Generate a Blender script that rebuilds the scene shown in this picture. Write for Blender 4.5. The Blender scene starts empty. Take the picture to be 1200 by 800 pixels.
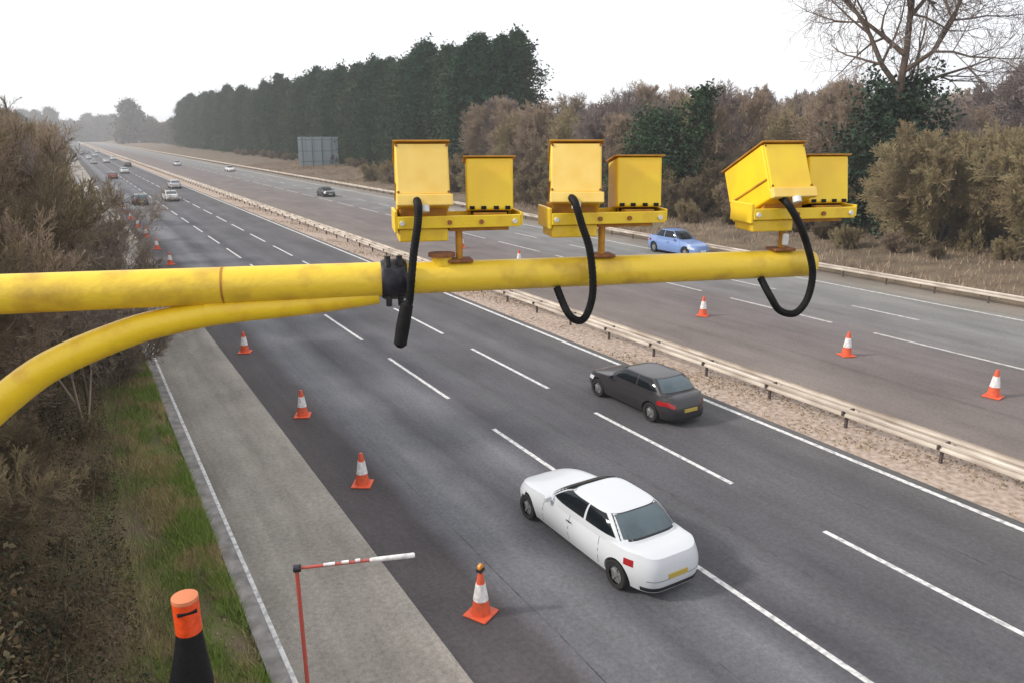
import bpy, bmesh, math, random
import numpy as np
from mathutils import Vector, Matrix

# ------------------------------------------------------------------ camera, sky, sun, exposure
sc = bpy.context.scene
C = sc.collection
H = 9.4
PITCH, YAW = math.radians(15.5445), math.radians(30.5035)
cam_d = bpy.data.cameras.new('camera'); cam_d.lens = 26.1; cam_d.sensor_width = 36
cam_d.clip_start = 0.1; cam_d.clip_end = 12000
cam = bpy.data.objects.new('camera', cam_d); C.objects.link(cam)
cam.location = (0, 0, H); cam.rotation_euler = (math.pi/2 - PITCH, 0, -YAW)
sc.camera = cam

SUN_EL = math.radians(34); SUN_DIR = Vector((-0.90, 0.36, 0)).normalized()   # horizontal direction towards the sun
world = bpy.data.worlds.new('World'); sc.world = world; world.use_nodes = True
wn, wl = world.node_tree.nodes, world.node_tree.links
wn.clear()
wo = wn.new('ShaderNodeOutputWorld'); bg = wn.new('ShaderNodeBackground')
sky = wn.new('ShaderNodeTexSky'); sky.sky_type = 'NISHITA'; sky.sun_disc = False
sky.sun_elevation = SUN_EL; sky.sun_rotation = math.atan2(SUN_DIR.x, SUN_DIR.y)
sky.dust_density = 4.0; sky.air_density = 1.0
tc = wn.new('ShaderNodeTexCoord'); mp = wn.new('ShaderNodeMapping'); mp.inputs['Scale'].default_value = (1.5, 1.5, 5)
nz = wn.new('ShaderNodeTexNoise'); nz.inputs['Scale'].default_value = 2.2; nz.inputs['Detail'].default_value = 6
cr = wn.new('ShaderNodeValToRGB')
cr.color_ramp.elements[0].position = 0.3; cr.color_ramp.elements[0].color = (10.4, 10.7, 11.4, 1)
cr.color_ramp.elements[1].position = 0.7; cr.color_ramp.elements[1].color = (12.6, 12.6, 12.6, 1)
mx = wn.new('ShaderNodeMix'); mx.data_type = 'RGBA'; mx.inputs[0].default_value = 0.88
wl.new(tc.outputs['Generated'], mp.inputs['Vector']); wl.new(mp.outputs['Vector'], nz.inputs['Vector'])
wl.new(nz.outputs['Fac'], cr.inputs['Fac']); wl.new(sky.outputs['Color'], mx.inputs[6]); wl.new(cr.outputs['Color'], mx.inputs[7])
wl.new(mx.outputs[2], bg.inputs['Color']); bg.inputs['Strength'].default_value = 0.068
wl.new(bg.outputs['Background'], wo.inputs['Surface'])

sun_d = bpy.data.lights.new('sun', 'SUN'); sun_d.energy = 2.0; sun_d.angle = math.radians(6); sun_d.color = (1, .95, .87)
sun = bpy.data.objects.new('sun', sun_d); C.objects.link(sun)
sd = Vector((SUN_DIR.x*math.cos(SUN_EL), SUN_DIR.y*math.cos(SUN_EL), math.sin(SUN_EL)))
sun.rotation_euler = sd.to_track_quat('Z', 'Y').to_euler()
sc.view_settings.view_transform = 'Standard'; sc.view_settings.look = 'None'
sc.view_settings.exposure = 0.68; sc.view_settings.gamma = 1
sc.cycles.max_bounces = 6; sc.cycles.volume_bounces = 1
sc.cycles.transparent_max_bounces = 6

# ------------------------------------------------------------------ materials
def mat(name, col, rough=.7, metal=0, spec=.4, col2=None, scale=4, stretch=(1,1,1), detail=5, contrast=(.35,.65), bump=0, bscale=None, coat=0, emit=None):
    m = bpy.data.materials.new(name); m.use_nodes = True
    n, l = m.node_tree.nodes, m.node_tree.links
    b = n['Principled BSDF']
    b.inputs['Base Color'].default_value = (*col, 1); b.inputs['Roughness'].default_value = rough
    b.inputs['Metallic'].default_value = metal; b.inputs['Specular IOR Level'].default_value = spec
    b.inputs['Coat Weight'].default_value = coat
    if col2 is not None or bump:
        t = n.new('ShaderNodeTexCoord'); p = n.new('ShaderNodeMapping'); p.inputs['Scale'].default_value = stretch
        l.new(t.outputs['Object'], p.inputs['Vector'])
    if col2 is not None:
        z = n.new('ShaderNodeTexNoise'); z.inputs['Scale'].default_value = scale; z.inputs['Detail'].default_value = detail
        r = n.new('ShaderNodeValToRGB'); r.color_ramp.elements[0].position, r.color_ramp.elements[1].position = contrast
        r.color_ramp.elements[0].color = (*col, 1); r.color_ramp.elements[1].color = (*col2, 1)
        l.new(p.outputs['Vector'], z.inputs['Vector']); l.new(z.outputs['Fac'], r.inputs['Fac']); l.new(r.outputs['Color'], b.inputs['Base Color'])
    if bump:
        z2 = n.new('ShaderNodeTexNoise'); z2.inputs['Scale'].default_value = bscale or scale*4; z2.inputs['Detail'].default_value = 4
        bp = n.new('ShaderNodeBump'); bp.inputs['Strength'].default_value = bump; bp.inputs['Distance'].default_value = .02
        l.new(t.outputs['Object'], z2.inputs['Vector']); l.new(z2.outputs['Fac'], bp.inputs['Height']); l.new(bp.outputs['Normal'], b.inputs['Normal'])
    return m

def band_mat(name, stops, x0, x1, grain=.12, warm=(0,0,0), patch=.25):
    """road surface: colour across the road (worn lanes and joints) times streaks along it, patches and grain"""
    m = bpy.data.materials.new(name); m.use_nodes = True
    n, l = m.node_tree.nodes, m.node_tree.links; b = n['Principled BSDF']
    b.inputs['Roughness'].default_value = .85; b.inputs['Specular IOR Level'].default_value = .25
    t = n.new('ShaderNodeTexCoord'); s = n.new('ShaderNodeSeparateXYZ'); l.new(t.outputs['Object'], s.inputs[0])
    wz = n.new('ShaderNodeTexNoise'); wz.inputs['Scale'].default_value = .35; wz.inputs['Detail'].default_value = 3
    l.new(t.outputs['Object'], wz.inputs['Vector'])
    wa = n.new('ShaderNodeMath'); wa.operation = 'MULTIPLY_ADD'; wa.inputs[1].default_value = .9; 
    l.new(wz.outputs['Fac'], wa.inputs[0]); l.new(s.outputs['X'], wa.inputs[2])
    mr = n.new('ShaderNodeMapRange'); mr.inputs['From Min'].default_value = x0+.45; mr.inputs['From Max'].default_value = x1+.45
    l.new(wa.outputs[0], mr.inputs['Value'])
    r = n.new('ShaderNodeValToRGB'); el = r.color_ramp.elements
    while len(el) < len(stops): el.new(.5)
    for e, (x, c) in zip(el, stops): e.position = (x-x0)/(x1-x0); e.color = (*c, 1)
    l.new(mr.outputs[0], r.inputs['Fac'])
    out = r.outputs['Color']
    def mul(out, scale, stretch, lo, hi, detail=5):
        p = n.new('ShaderNodeMapping'); p.inputs['Scale'].default_value = stretch; l.new(t.outputs['Object'], p.inputs['Vector'])
        z = n.new('ShaderNodeTexNoise'); z.inputs['Scale'].default_value = scale; z.inputs['Detail'].default_value = detail; z.inputs['Roughness'].default_value = .65
        l.new(p.outputs['Vector'], z.inputs['Vector'])
        q = n.new('ShaderNodeMapRange'); q.inputs['From Min'].default_value = .3; q.inputs['From Max'].default_value = .7
        q.inputs['To Min'].default_value = lo; q.inputs['To Max'].default_value = hi; l.new(z.outputs['Fac'], q.inputs['Value'])
        k = n.new('ShaderNodeMix'); k.data_type = 'RGBA'; k.blend_type = 'MULTIPLY'; k.inputs[0].default_value = 1
        l.new(out, k.inputs[6]); l.new(q.outputs[0], k.inputs[7]); return k.outputs[2]
    out = mul(out, 1.2, (1, .06, 1), 1-patch*.7, 1+patch*.7)
    out = mul(out, .35, (1, .5, 1), 1-patch, 1+patch)
    out = mul(out, 9, (1, 1, 1), 1-grain, 1+grain)
    out = mul(out, 60, (1, 1, 1), 1-grain*1.3, 1+grain*1.3, 2)
    l.new(out, b.inputs['Base Color'])
    z2 = n.new('ShaderNodeTexNoise'); z2.inputs['Scale'].default_value = 90; bp = n.new('ShaderNodeBump'); bp.inputs['Strength'].default_value = .4; bp.inputs['Distance'].default_value = .01
    l.new(t.outputs['Object'], z2.inputs['Vector']); l.new(z2.outputs['Fac'], bp.inputs['Height']); l.new(bp.outputs['Normal'], b.inputs['Normal'])
    return m

M = {}
M['yellow'] = mat('yellow_paint', (.82,.56,.02), .42, spec=.5, col2=(.66,.38,.02), scale=9, stretch=(1,1,1), contrast=(.5,.78), coat=.15, bump=.1, bscale=60)
M['yellow_pipe'] = mat('weathered_yellow_paint', (.80,.55,.035), .45, spec=.5, col2=(.40,.22,.03), scale=6, contrast=(.47,.80), detail=9, coat=.1, bump=.15, bscale=40)
M['yellow_box'] = mat('housing_yellow', (.86,.60,.015), .38, spec=.5, col2=(.80,.50,.02), scale=6, coat=.2)
M['yellow_pale'] = mat('skylit_pale_yellow', (.84,.60,.17), .5, spec=.3, col2=(.78,.50,.10), scale=12, contrast=(.3,.8))  # pale look of the rear faces under skylight is put into the colour
M['rust'] = mat('rusty_steel', (.30,.12,.04), .8, col2=(.16,.06,.03), scale=20)
M['dark_orange'] = mat('orange_brown_paint', (.50,.24,.02), .6, col2=(.33,.14,.02), scale=14)
M['black'] = mat('black_rubber', (.005,.005,.006), .6, spec=.2, col2=(.012,.012,.013), scale=20)
M['blackmetal'] = mat('black_clamp', (.012,.012,.016), .4, metal=.3, col2=(.04,.04,.05), scale=18)
M['lens'] = mat('lens_glass', (.01,.01,.015), .05, spec=.8)
M['white'] = mat('white_plastic', (.75,.75,.73), .5, col2=(.6,.6,.58), scale=9)
M['galv'] = mat('galvanised_steel', (.62,.56,.49), .65, metal=.1, col2=(.36,.30,.25), scale=2.2, stretch=(1,.3,1), detail=6)
M['galvdark'] = mat('dark_steel_post', (.12,.10,.09), .7, metal=.3, col2=(.07,.05,.045), scale=7)
M['mark'] = mat('white_road_paint', (.64,.63,.62), .7, col2=(.22,.215,.215), scale=7, contrast=(.44,.74), detail=9)
M['markold'] = mat('worn_road_paint', (.52,.50,.48), .8, col2=(.27,.26,.25), scale=4, contrast=(.4,.7), detail=9)
M['kerb'] = mat('kerb_concrete', (.30,.28,.27), .9, col2=(.17,.155,.15), scale=3, detail=8, bump=.3)
M['median'] = mat('median_gravel', (.46,.36,.30), .95, col2=(.24,.185,.14), scale=5, detail=10, contrast=(.35,.7), bump=.6, bscale=25)
M['orange'] = mat('cone_orange', (.72,.10,.035), .55, col2=(.40,.085,.045), scale=6, contrast=(.45,.75), detail=8)
M['conewhite'] = mat('cone_white_sleeve', (.78,.76,.76), .45, col2=(.42,.38,.36), scale=8, contrast=(.45,.75), detail=8)
M['amber'] = mat('amber_lamp', (.62,.24,.02), .3, spec=.6)
M['redpost'] = mat('red_painted_steel', (.52,.07,.05), .55, col2=(.38,.10,.08), scale=12)
M['bark'] = mat('bark', (.12,.085,.06), .95, col2=(.07,.05,.04), scale=6, stretch=(1,1,.3))
M['barkgrey'] = mat('grey_bark', (.17,.14,.13), .95, col2=(.10,.08,.075), scale=5, stretch=(1,1,.3))
M['twig_brown'] = mat('brown_twigs', (.115,.085,.05), .95, col2=(.22,.17,.095), scale=.8, contrast=(.4,.6))
M['twig_red'] = mat('red_brown_twigs', (.25,.175,.125), .95, col2=(.34,.26,.18), scale=.5, contrast=(.35,.65))
M['twig_pale'] = mat('pale_twigs', (.34,.27,.21), .95, col2=(.24,.19,.14), scale=.6)
M['twig_grey'] = mat('grey_twigs', (.24,.19,.175), .95, col2=(.17,.135,.12), scale=.6)
M['twig_green'] = mat('budding_olive_twigs', (.25,.185,.10), .95, col2=(.30,.25,.13), scale=.5)
M['leaf_dark'] = mat('dark_conifer_foliage', (.008,.030,.016), .8, spec=.05, col2=(.018,.060,.022), scale=.45, contrast=(.35,.65))
M['leaf_dark2'] = mat('green_conifer_foliage', (.020,.045,.022), .8, spec=.15, col2=(.035,.068,.028), scale=.4, contrast=(.35,.65))
M['ivy'] = mat('ivy_leaves', (.010,.028,.014), .6, spec=.3, col2=(.022,.045,.02), scale=.8)
M['bramble'] = mat('bramble_leaves', (.025,.035,.015), .8, col2=(.13,.085,.04), scale=1.5, contrast=(.4,.6))
M['grass'] = mat('grass_blades', (.20,.27,.06), .8, spec=.1, col2=(.38,.31,.15), scale=.7, detail=7, contrast=(.47,.57))
M['reed'] = mat('dead_reed', (.46,.37,.25), .9, col2=(.33,.26,.16), scale=2)
M['signback'] = mat('sign_back_aluminium', (.30,.36,.40), .5, metal=.3, col2=(.30,.36,.39), scale=2)
M['signpost'] = mat('sign_post_steel', (.15,.18,.20), .6, metal=.3)
M['glass'] = mat('car_glass', (.008,.011,.014), .06, spec=.35)
M['glass2'] = mat('rear_glass_painted_sky', (.035,.055,.065), .06, spec=.6, col2=(.07,.10,.115), scale=1.2, contrast=(.35,.6))  # blue-grey sky reflection painted into the glass colour
M['tyre'] = mat('tyre_rubber', (.012,.012,.012), .9, col2=(.02,.02,.02), scale=30)
M['rim'] = mat('alloy_rim', (.35,.35,.36), .35, metal=.7)
M['plate'] = mat('yellow_number_plate', (.46,.34,.07), .5)
M['platew'] = mat('white_number_plate', (.65,.65,.62), .5)
M['tail'] = mat('red_lamp_lens', (.30,.012,.014), .2, spec=.6)
M['head'] = mat('clear_lamp_lens', (.55,.57,.6), .15, spec=.7)
M['trim'] = mat('black_trim', (.018,.018,.02), .6)
def paint(name, c, rough=.28): return mat(name, c, rough, spec=.5, coat=.35)

# ------------------------------------------------------------------ mesh helpers
class MB:
    def __init__(s): s.v = []; s.f = []; s.m = []
    def add(s, vs, fs, mi=0):
        o = len(s.v); s.v += [tuple(v) for v in vs]; s.f += [tuple(i+o for i in f) for f in fs]; s.m += [mi]*len(fs); return s
    def box(s, x0,x1,y0,y1,z0,z1, mi=0, T=None):
        vs = [Vector((x,y,z)) for z in (z0,z1) for y in (y0,y1) for x in (x0,x1)]
        if T: vs = [T@v for v in vs]
        return s.add(vs, [(0,2,3,1),(4,5,7,6),(0,1,5,4),(2,6,7,3),(0,4,6,2),(1,3,7,5)], mi)
    def tube(s, pts, rs, n=16, cap=True, mi=0):
        pts = [Vector(p) for p in pts]
        if not hasattr(rs, '__len__'): rs = [rs]*len(pts)
        o = len(s.v); up = None; vs = []
        for i, p in enumerate(pts):
            d = (pts[min(i+1,len(pts)-1)] - pts[max(i-1,0)]).normalized()
            if up is None: up = d.orthogonal().normalized()
            up = (up - d*up.dot(d)).normalized(); w = d.cross(up)
            for k in range(n):
                a = 2*math.pi*k/n; vs.append(p + (up*math.cos(a)+w*math.sin(a))*rs[i])
        fs = [(i*n+k, i*n+(k+1)%n, (i+1)*n+(k+1)%n, (i+1)*n+k) for i in range(len(pts)-1) for k in range(n)]
        if cap: fs += [tuple(range(n-1,-1,-1)), tuple((len(pts)-1)*n+k for k in range(n))]
        return s.add(vs, fs, mi)
    def lathe(s, prof, n=24, c=(0,0,0), mi=0, sq=None):
        vs = [(c[0]+r*math.cos(2*math.pi*k/n), c[1]+r*math.sin(2*math.pi*k/n), c[2]+z) for r, z in prof for k in range(n)]
        fs = [(i*n+k, i*n+(k+1)%n, (i+1)*n+(k+1)%n, (i+1)*n+k) for i in range(len(prof)-1) for k in range(n)]
        fs += [tuple(range(n-1,-1,-1)), tuple((len(prof)-1)*n+k for k in range(n))]
        return s.add(vs, fs, mi)
    def build(s, name, mats, parent=None, smooth=False, bevel=0, loc=None):
        me = bpy.data.meshes.new(name); me.from_pydata(s.v, [], s.f)
        for m in (mats if isinstance(mats, (list,tuple)) else [mats]): me.materials.append(m)
        if any(s.m): me.polygons.foreach_set('material_index', s.m)
        if smooth: 
            me.polygons.foreach_set('use_smooth', [True]*len(me.polygons))
            if smooth != 'all': me.set_sharp_from_angle(angle=math.radians(38))
        me.update()
        o = bpy.data.objects.new(name, me); C.objects.link(o); o.parent = parent
        if loc: o.location = loc
        if bevel:
            b = o.modifiers.new('bevel', 'BEVEL'); b.width = bevel; b.segments = 3; b.limit_method = 'ANGLE'
        return o
def npmesh(name, verts, nper, nfaces, m, parent=None):
    """mesh from arrays: verts (N,3), polygons of nper corners given as index array"""
    me = bpy.data.meshes.new(name); idx = np.asarray(nfaces, dtype=np.int32).ravel(); nf = len(idx)//nper
    me.vertices.add(len(verts)); me.vertices.foreach_set('co', np.asarray(verts, dtype=np.float32).ravel())
    me.loops.add(len(idx)); me.loops.foreach_set('vertex_index', idx)
    me.polygons.add(nf); me.polygons.foreach_set('loop_start', np.arange(nf, dtype=np.int32)*nper)
    me.materials.append(m); me.update(calc_edges=True)
    o = bpy.data.objects.new(name, me); C.objects.link(o); o.parent = parent
    return o
def empty(name, loc=(0,0,0), rz=0):
    o = bpy.data.objects.new(name, None); C.objects.link(o); o.location = loc; o.rotation_euler = (0,0,rz); o.empty_display_size = .3
    return o
def tag(o, label=None, cat=None, group=None, kind=None):
    for k, v in (('label',label),('category',cat),('group',group),('kind',kind)):
        if v: o[k] = v
    return o
def copy_tree(o, parent=None):
    c = o.copy(); C.objects.link(c); c.parent = parent
    for ch in list(o.children): copy_tree(ch, c)
    return c

# ------------------------------------------------------------------ terrain, roads, markings
def zt(x):
    if x < 1.9: 
        a = 1.9-x
        return min(.10 + .05*min(a,1.5) + .42*max(0,min(a-1.5, 9)) + .1*max(0,min(a-10.5,20)), 6.5)
    if x > 45.5: return min(.02 + .10*(x-45.5), 1.6) + min(max(0,(x-110))*.03, 9)
    return -.03
rng = random.Random(5)
xs = [-3000,-1200,-400,-120,-60,-40,-30,-25,-20,-17,-14] + [-12+i*.5 for i in range(27)] + [1.6,1.9,1.96,2.5,8,16,24,32,40,45.5,46.5,48,50,53,56,60,66,75,90,110,150,250,420,800,1500,4000]
ys = [-60,-20,0] + [2+i for i in range(60)] + [66,75,90,110,140,180,240,320,420,560,750,1000,1500,2500,4500,9000]
vs = []
for y in ys:
    for x in xs:
        j = 0
        if x < 1.5 and x > -60: j = .10*math.sin(x*1.7+y*.6)+.07*math.sin(y*1.3-x*2.1)
        if x > 48 and x < 200: j = .15*math.sin(x*.3+y*.21)
        vs.append((x, y, zt(x)+j))
nx = len(xs)
fs = [(j*nx+i, j*nx+i+1, (j+1)*nx+i+1, (j+1)*nx+i) for j in range(len(ys)-1) for i in range(nx-1)]
gm = mat('verge_ground', (.085,.062,.042), .95, col2=(.17,.125,.08), scale=.5, detail=12, contrast=(.3,.7), bump=.8, bscale=9)
# grass patches on the verge by the kerb: a second colour limited to the foot of the bank by the ground itself
n, l = gm.node_tree.nodes, gm.node_tree.links
t = n.new('ShaderNodeTexCoord'); s = n.new('ShaderNodeSeparateXYZ'); l.new(t.outputs['Object'], s.inputs[0])
r1 = n.new('ShaderNodeMapRange'); r1.inputs['From Min'].default_value = -1.6; r1.inputs['From Max'].default_value = .4; l.new(s.outputs['X'], r1.inputs['Value'])
r2 = n.new('ShaderNodeMapRange'); r2.inputs['From Min'].default_value = 30; r2.inputs['From Max'].default_value = 45; l.new(s.outputs['X'], r2.inputs['Value'])
sb = n.new('ShaderNodeMath'); sb.operation = 'SUBTRACT'; l.new(r1.outputs[0], sb.inputs[0]); l.new(r2.outputs[0], sb.inputs[1])
z = n.new('ShaderNodeTexNoise'); z.inputs['Scale'].default_value = .6; z.inputs['Detail'].default_value = 8; l.new(t.outputs['Object'], z.inputs['Vector'])
q = n.new('ShaderNodeMapRange'); q.inputs['From Min'].default_value = .42; q.inputs['From Max'].default_value = .6; l.new(z.outputs['Fac'], q.inputs['Value'])
ml = n.new('ShaderNodeMath'); ml.operation = 'MULTIPLY'; l.new(sb.outputs[0], ml.inputs[0]); l.new(q.outputs[0], ml.inputs[1])
k = n.new('ShaderNodeMix'); k.data_type = 'RGBA'; b = n['Principled BSDF']; src = b.inputs['Base Color'].links[0].from_socket
l.new(ml.outputs[0], k.inputs[0]); l.new(src, k.inputs[6]); k.inputs[7].default_value = (.12,.13,.04,1); l.new(k.outputs[2], b.inputs['Base Color'])
g = MB().add(vs, fs).build('ground', gm, smooth='all'); tag(g, kind='structure')

Y0, Y1 = -40, 2600
def strip(name, x0, x1, z, m, thick=None, y0=Y0, y1=Y1):
    b = MB()
    if thick: b.box(x0,x1,y0,y1,z-thick,z)
    else: b.add([(x0,y0,z),(x1,y0,z),(x1,y1,z),(x0,y1,z)], [(0,1,2,3)])
    return tag(b.build(name, m), kind='structure')
conc = band_mat('hard_shoulder_concrete', [(2,(.21,.19,.165)),(3.2,(.26,.237,.207)),(4.5,(.245,.22,.19)),(5.05,(.30,.272,.24))], 2, 5.05, grain=.2, patch=.3)
asph = band_mat('carriageway_asphalt', [(5,(.075,.066,.068)),(6.5,(.072,.064,.067)),(7.1,(.125,.125,.137)),(8.0,(.155,.155,.165)),(8.9,(.085,.084,.093)),(10.3,(.13,.13,.14)),(11.4,(.072,.069,.078)),(12.4,(.10,.098,.105)),(13.5,(.082,.079,.086)),(15,(.088,.084,.09)),(16.2,(.098,.094,.10)),(17.5,(.084,.080,.085)),(19.6,(.10,.095,.095))], 5, 19.6, grain=.2, patch=.22)
asph2 = band_mat('far_carriageway_asphalt', [(22.6,(.17,.14,.125)),(26,(.155,.13,.12)),(29,(.145,.122,.118)),(33,(.145,.128,.124)),(34.5,(.16,.152,.15)),(38,(.175,.172,.168)),(42.3,(.19,.185,.175)),(43,(.21,.19,.165)),(45.5,(.17,.14,.115))], 22.6, 45.5, grain=.18, patch=.2)
strip('hard_shoulder', 2.25, 5.05, .008, conc)
strip('carriageway', 5.05, 19.6, .004, asph)
strip('central_reservation', 19.6, 22.6, .012, M['median'])
strip('carriageway', 22.6, 45.5, .004, asph2)
strip('kerb', 1.93, 2.245, .10, M['kerb'], .14)
# concrete joints of the kerb are a slightly lighter raised lip on the road side
def marks(name, segs, z, m):
    b = MB()
    for x0,x1,a,c in segs: b.add([(x0,a,z),(x1,a,z),(x1,c,z),(x0,c,z)], [(0,1,2,3)])
    return tag(b.build(name, m), kind='structure')
P = 9.4
marks('edge_marking', [(2.27,2.36,Y0,Y1),(19.12,19.30,Y0,Y1)], .013, M['mark'])
marks('lane_marking', [(11.06,11.20, 4.7+i*P, 10.7+i*P) for i in range(-3,150)] + [(14.86,15.01, 3.8+i*P, 10.2+i*P) for i in range(-3,150)], .009, M['mark'])
marks('lane_marking', [(33.2,33.4, 5+i*P, 12+i*P) for i in range(-2,150)] + [(37.6,37.8, 3+i*P, 7+i*P) for i in range(-2,150)], .009, M['markold'])
marks('edge_marking', [(42.15,42.4,Y0,Y1),(23.4,23.55,Y0,Y1)], .009, M['markold'])

def seam(x0, w, a, c, m, seed):
    r_ = random.Random(seed); b = MB(); n_ = int((c-a)/1.2); vs = []
    for i in range(n_+1):
        y = a+(c-a)*i/n_; x = x0+.05*math.sin(y*.11+seed)+r_.gauss(0,.012); ww = w*r_.uniform(.4,1.2)
        vs += [(x-ww,y,.0065),(x+ww,y,.0065)]
    b.add(vs, [(2*i,2*i+1,2*i+3,2*i+2) for i in range(n_)]); return tag(b.build('road_seam', m), kind='structure')
sm = mat('bitumen_seam', (.035,.033,.036), .6, col2=(.09,.088,.09), scale=3, contrast=(.4,.6))
for i,(x,a,c) in enumerate([(7.05,-10,300),(9.15,-10,300),(13.05,-10,300),(16.9,-10,300),(27.2,-10,250),(31.1,-10,250),(35.4,-10,250)]): seam(x,.014,a,c,sm,i)
# ------------------------------------------------------------------ crash barriers
def wbeam(x, side, z0, y0, y1):
    prof = [(0,0),(.05,.03),(.05,.09),(.0,.13),(.0,.17),(.05,.21),(.05,.28),(.0,.31)]
    b = MB(); n_ = len(prof); ny = int((y1-y0)/8)+1; vs = []
    for j in range(ny+1):
        y = y0+(y1-y0)*j/ny
        vs += [(x+side*p[0], y, z0+p[1]) for p in prof] + [(x+side*(p[0]-.012), y, z0+p[1]) for p in prof]
    m_ = 2*n_; fs = []
    for j in range(ny):
        for i in range(n_-1):
            fs += [(j*m_+i, j*m_+i+1, (j+1)*m_+i+1, (j+1)*m_+i), (j*m_+n_+i, (j+1)*m_+n_+i, (j+1)*m_+n_+i+1, j*m_+n_+i+1)]
        for i in (0, n_-1): fs.append((j*m_+i, (j+1)*m_+i, (j+1)*m_+n_+i, j*m_+n_+i))
    return b.add(vs, fs)
bar = tag(empty('crash_barrier', (21.4,0,0)), 'double sided galvanised steel crash barrier along the central reservation', 'crash barrier')
wbeam(-.30,-1,.44,-20,1200).build('rail', M['galv'], bar)
wbeam(.34,1,.44,-20,1200).build('rail', M['galv'], bar)
pm = MB().box(-.05,.05,-.035,.035,0,.66); pm.box(-.29,.33,-.03,.03,.50,.64)
post0 = None
yy = [7.83+3.2*i for i in range(-2,98)]
for y in yy:
    if post0 is None: post0 = o = pm.build('post', M['galvdark'], bar)
    else: o = post0.copy(); C.objects.link(o)
    o.location = (-.12, y, 0)
rest = MB(); y = yy[-1]+3.2
while y < 900: rest.box(-.17,-.07,y-.035,y+.035,0,.66); y += 3.2
tag(rest.build('post', M['galvdark'], bar), kind='stuff')
vb = tag(empty('crash_barrier', (45.0,0,0)), 'single sided crash barrier along the far verge below the bushes', 'crash barrier')
wbeam(0,-1,.42,-20,900).build('rail', M['galv'], vb)
post0 = None
for i in range(100):
    if post0 is None: post0 = o = MB().box(-.05,.05,-.04,.04,0,.68).build('post', M['galvdark'], vb)
    else: o = post0.copy(); C.objects.link(o)
    o.location = (.07, 3+3.2*i, 0)

# ------------------------------------------------------------------ vegetation
def grow(rg, p, d, L, r, lev, P_, segs, twigs):
    """recursive limb: P_ = dict(levels, kids, ratio, angle, up, wob)"""
    ns = 5 if lev < P_['levels'] else 3
    pts = [p]; rr = [r]
    for i in range(ns):
        d = d + np.array([rg.gauss(0,1), rg.gauss(0,1), rg.gauss(0,1)])*P_['wob'] + np.array([0,0,P_['up']])
        d = d/np.linalg.norm(d); p = p + d*L/ns; pts.append(p); rr.append(max(r*(1-.75*(i+1)/ns), P_['rmin']))
        if lev < P_['levels'] and (i >= P_.get('bare', 0) or lev > 0):
            for _ in range(P_['kids'][lev]):
                a = math.radians(rg.gauss(P_['angle'], 11)); ph = rg.uniform(0, 2*math.pi)
                o = np.cross(d, [math.cos(ph), math.sin(ph), .3]); o = o/(np.linalg.norm(o)+1e-9)
                nd = d*math.cos(a) + o*math.sin(a)
                grow(rg, p, nd, L*P_['ratio']*rg.uniform(.7,1.2)*(1-.09*i), rr[-1]*.6, lev+1, P_, segs, twigs)
    tgt = segs if lev <= P_['thick'] else twigs
    for i in range(ns): tgt.append((*pts[i], *pts[i+1], rr[i], rr[i+1]))
def prisms(name, S, m, parent, sides=3):
    S = np.array(S); a, b = S[:,0:3], S[:,3:6]; ra, rb = S[:,6], S[:,7]
    d = b-a; d /= np.linalg.norm(d,axis=1)[:,None]+1e-9
    u = np.cross(d, np.where(np.abs(d[:,2:3])>.9, [[1,0,0]], [[0,0,1]])); u /= np.linalg.norm(u,axis=1)[:,None]+1e-9; w = np.cross(d,u)
    V = np.zeros((len(S), 2*sides, 3))
    for k in range(sides):
        c, s_ = math.cos(2*math.pi*k/sides), math.sin(2*math.pi*k/sides)
        V[:,k] = a+(u*c+w*s_)*ra[:,None]; V[:,sides+k] = b+(u*c+w*s_)*rb[:,None]
    F = np.array([[k,(k+1)%sides,sides+(k+1)%sides,sides+k] for k in range(sides)])
    idx = (F[None]+np.arange(len(S))[:,None,None]*2*sides)
    return npmesh(name, V.reshape(-1,3), 4, idx, m, parent)
def leaves(name, P_, size, m, parent, rg, elong=1.0, droop=0.0):
    """one small quad per point, random tilt"""
    N = len(P_); u = rg.normal(size=(N,3)); u /= np.linalg.norm(u,axis=1)[:,None]; u[:,2] = u[:,2]*.8 - droop
    w = rg.normal(size=(N,3)); w -= u*np.sum(u*w,axis=1)[:,None]/np.sum(u*u,axis=1)[:,None]; w /= np.linalg.norm(w,axis=1)[:,None]
    s = size*rg.uniform(.5,1.3,size=(N,1)); V = np.stack([P_-u*s*elong, P_+w*s*.5, P_+u*s*elong, P_-w*s*.5],axis=1)
    return npmesh(name, V.reshape(-1,3), 4, np.arange(4*N), m, parent)
def bare_tree(seed, h, m_trunk, m_twig, kids=(4,3,3), angle=42, ratio=.55, rmin=.012, up=.06, wob=.12, r0=None, levels=3, bare=1, name='bare_tree', stems=1, spread=.0, thick=1):
    rg = random.Random(seed); segs, tw = [], []
    P_ = dict(levels=levels, kids=kids, ratio=ratio, angle=angle, up=up, wob=wob, rmin=rmin, bare=bare, thick=thick)
    for s_ in range(stems):
        a = 2*math.pi*s_/max(stems,1)+rg.uniform(-.4,.4); q = rg.uniform(.3,1)*spread if stems > 1 else 0
        d = np.array([math.cos(a)*q, math.sin(a)*q, 1.0]); d /= np.linalg.norm(d)
        base = np.array([math.cos(a)*q*.08, math.sin(a)*q*.08, -.2])
        grow(rg, base, d, h*(rg.uniform(.6,.85) if stems>1 else .8), r0 or h*.016, 0, P_, segs, tw)
    t_ = empty(name)
    prisms('trunk' if stems == 1 else 'stems', segs, m_trunk, t_, 5)
    prisms('crown', tw, m_twig, t_, 3)
    return t_
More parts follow.
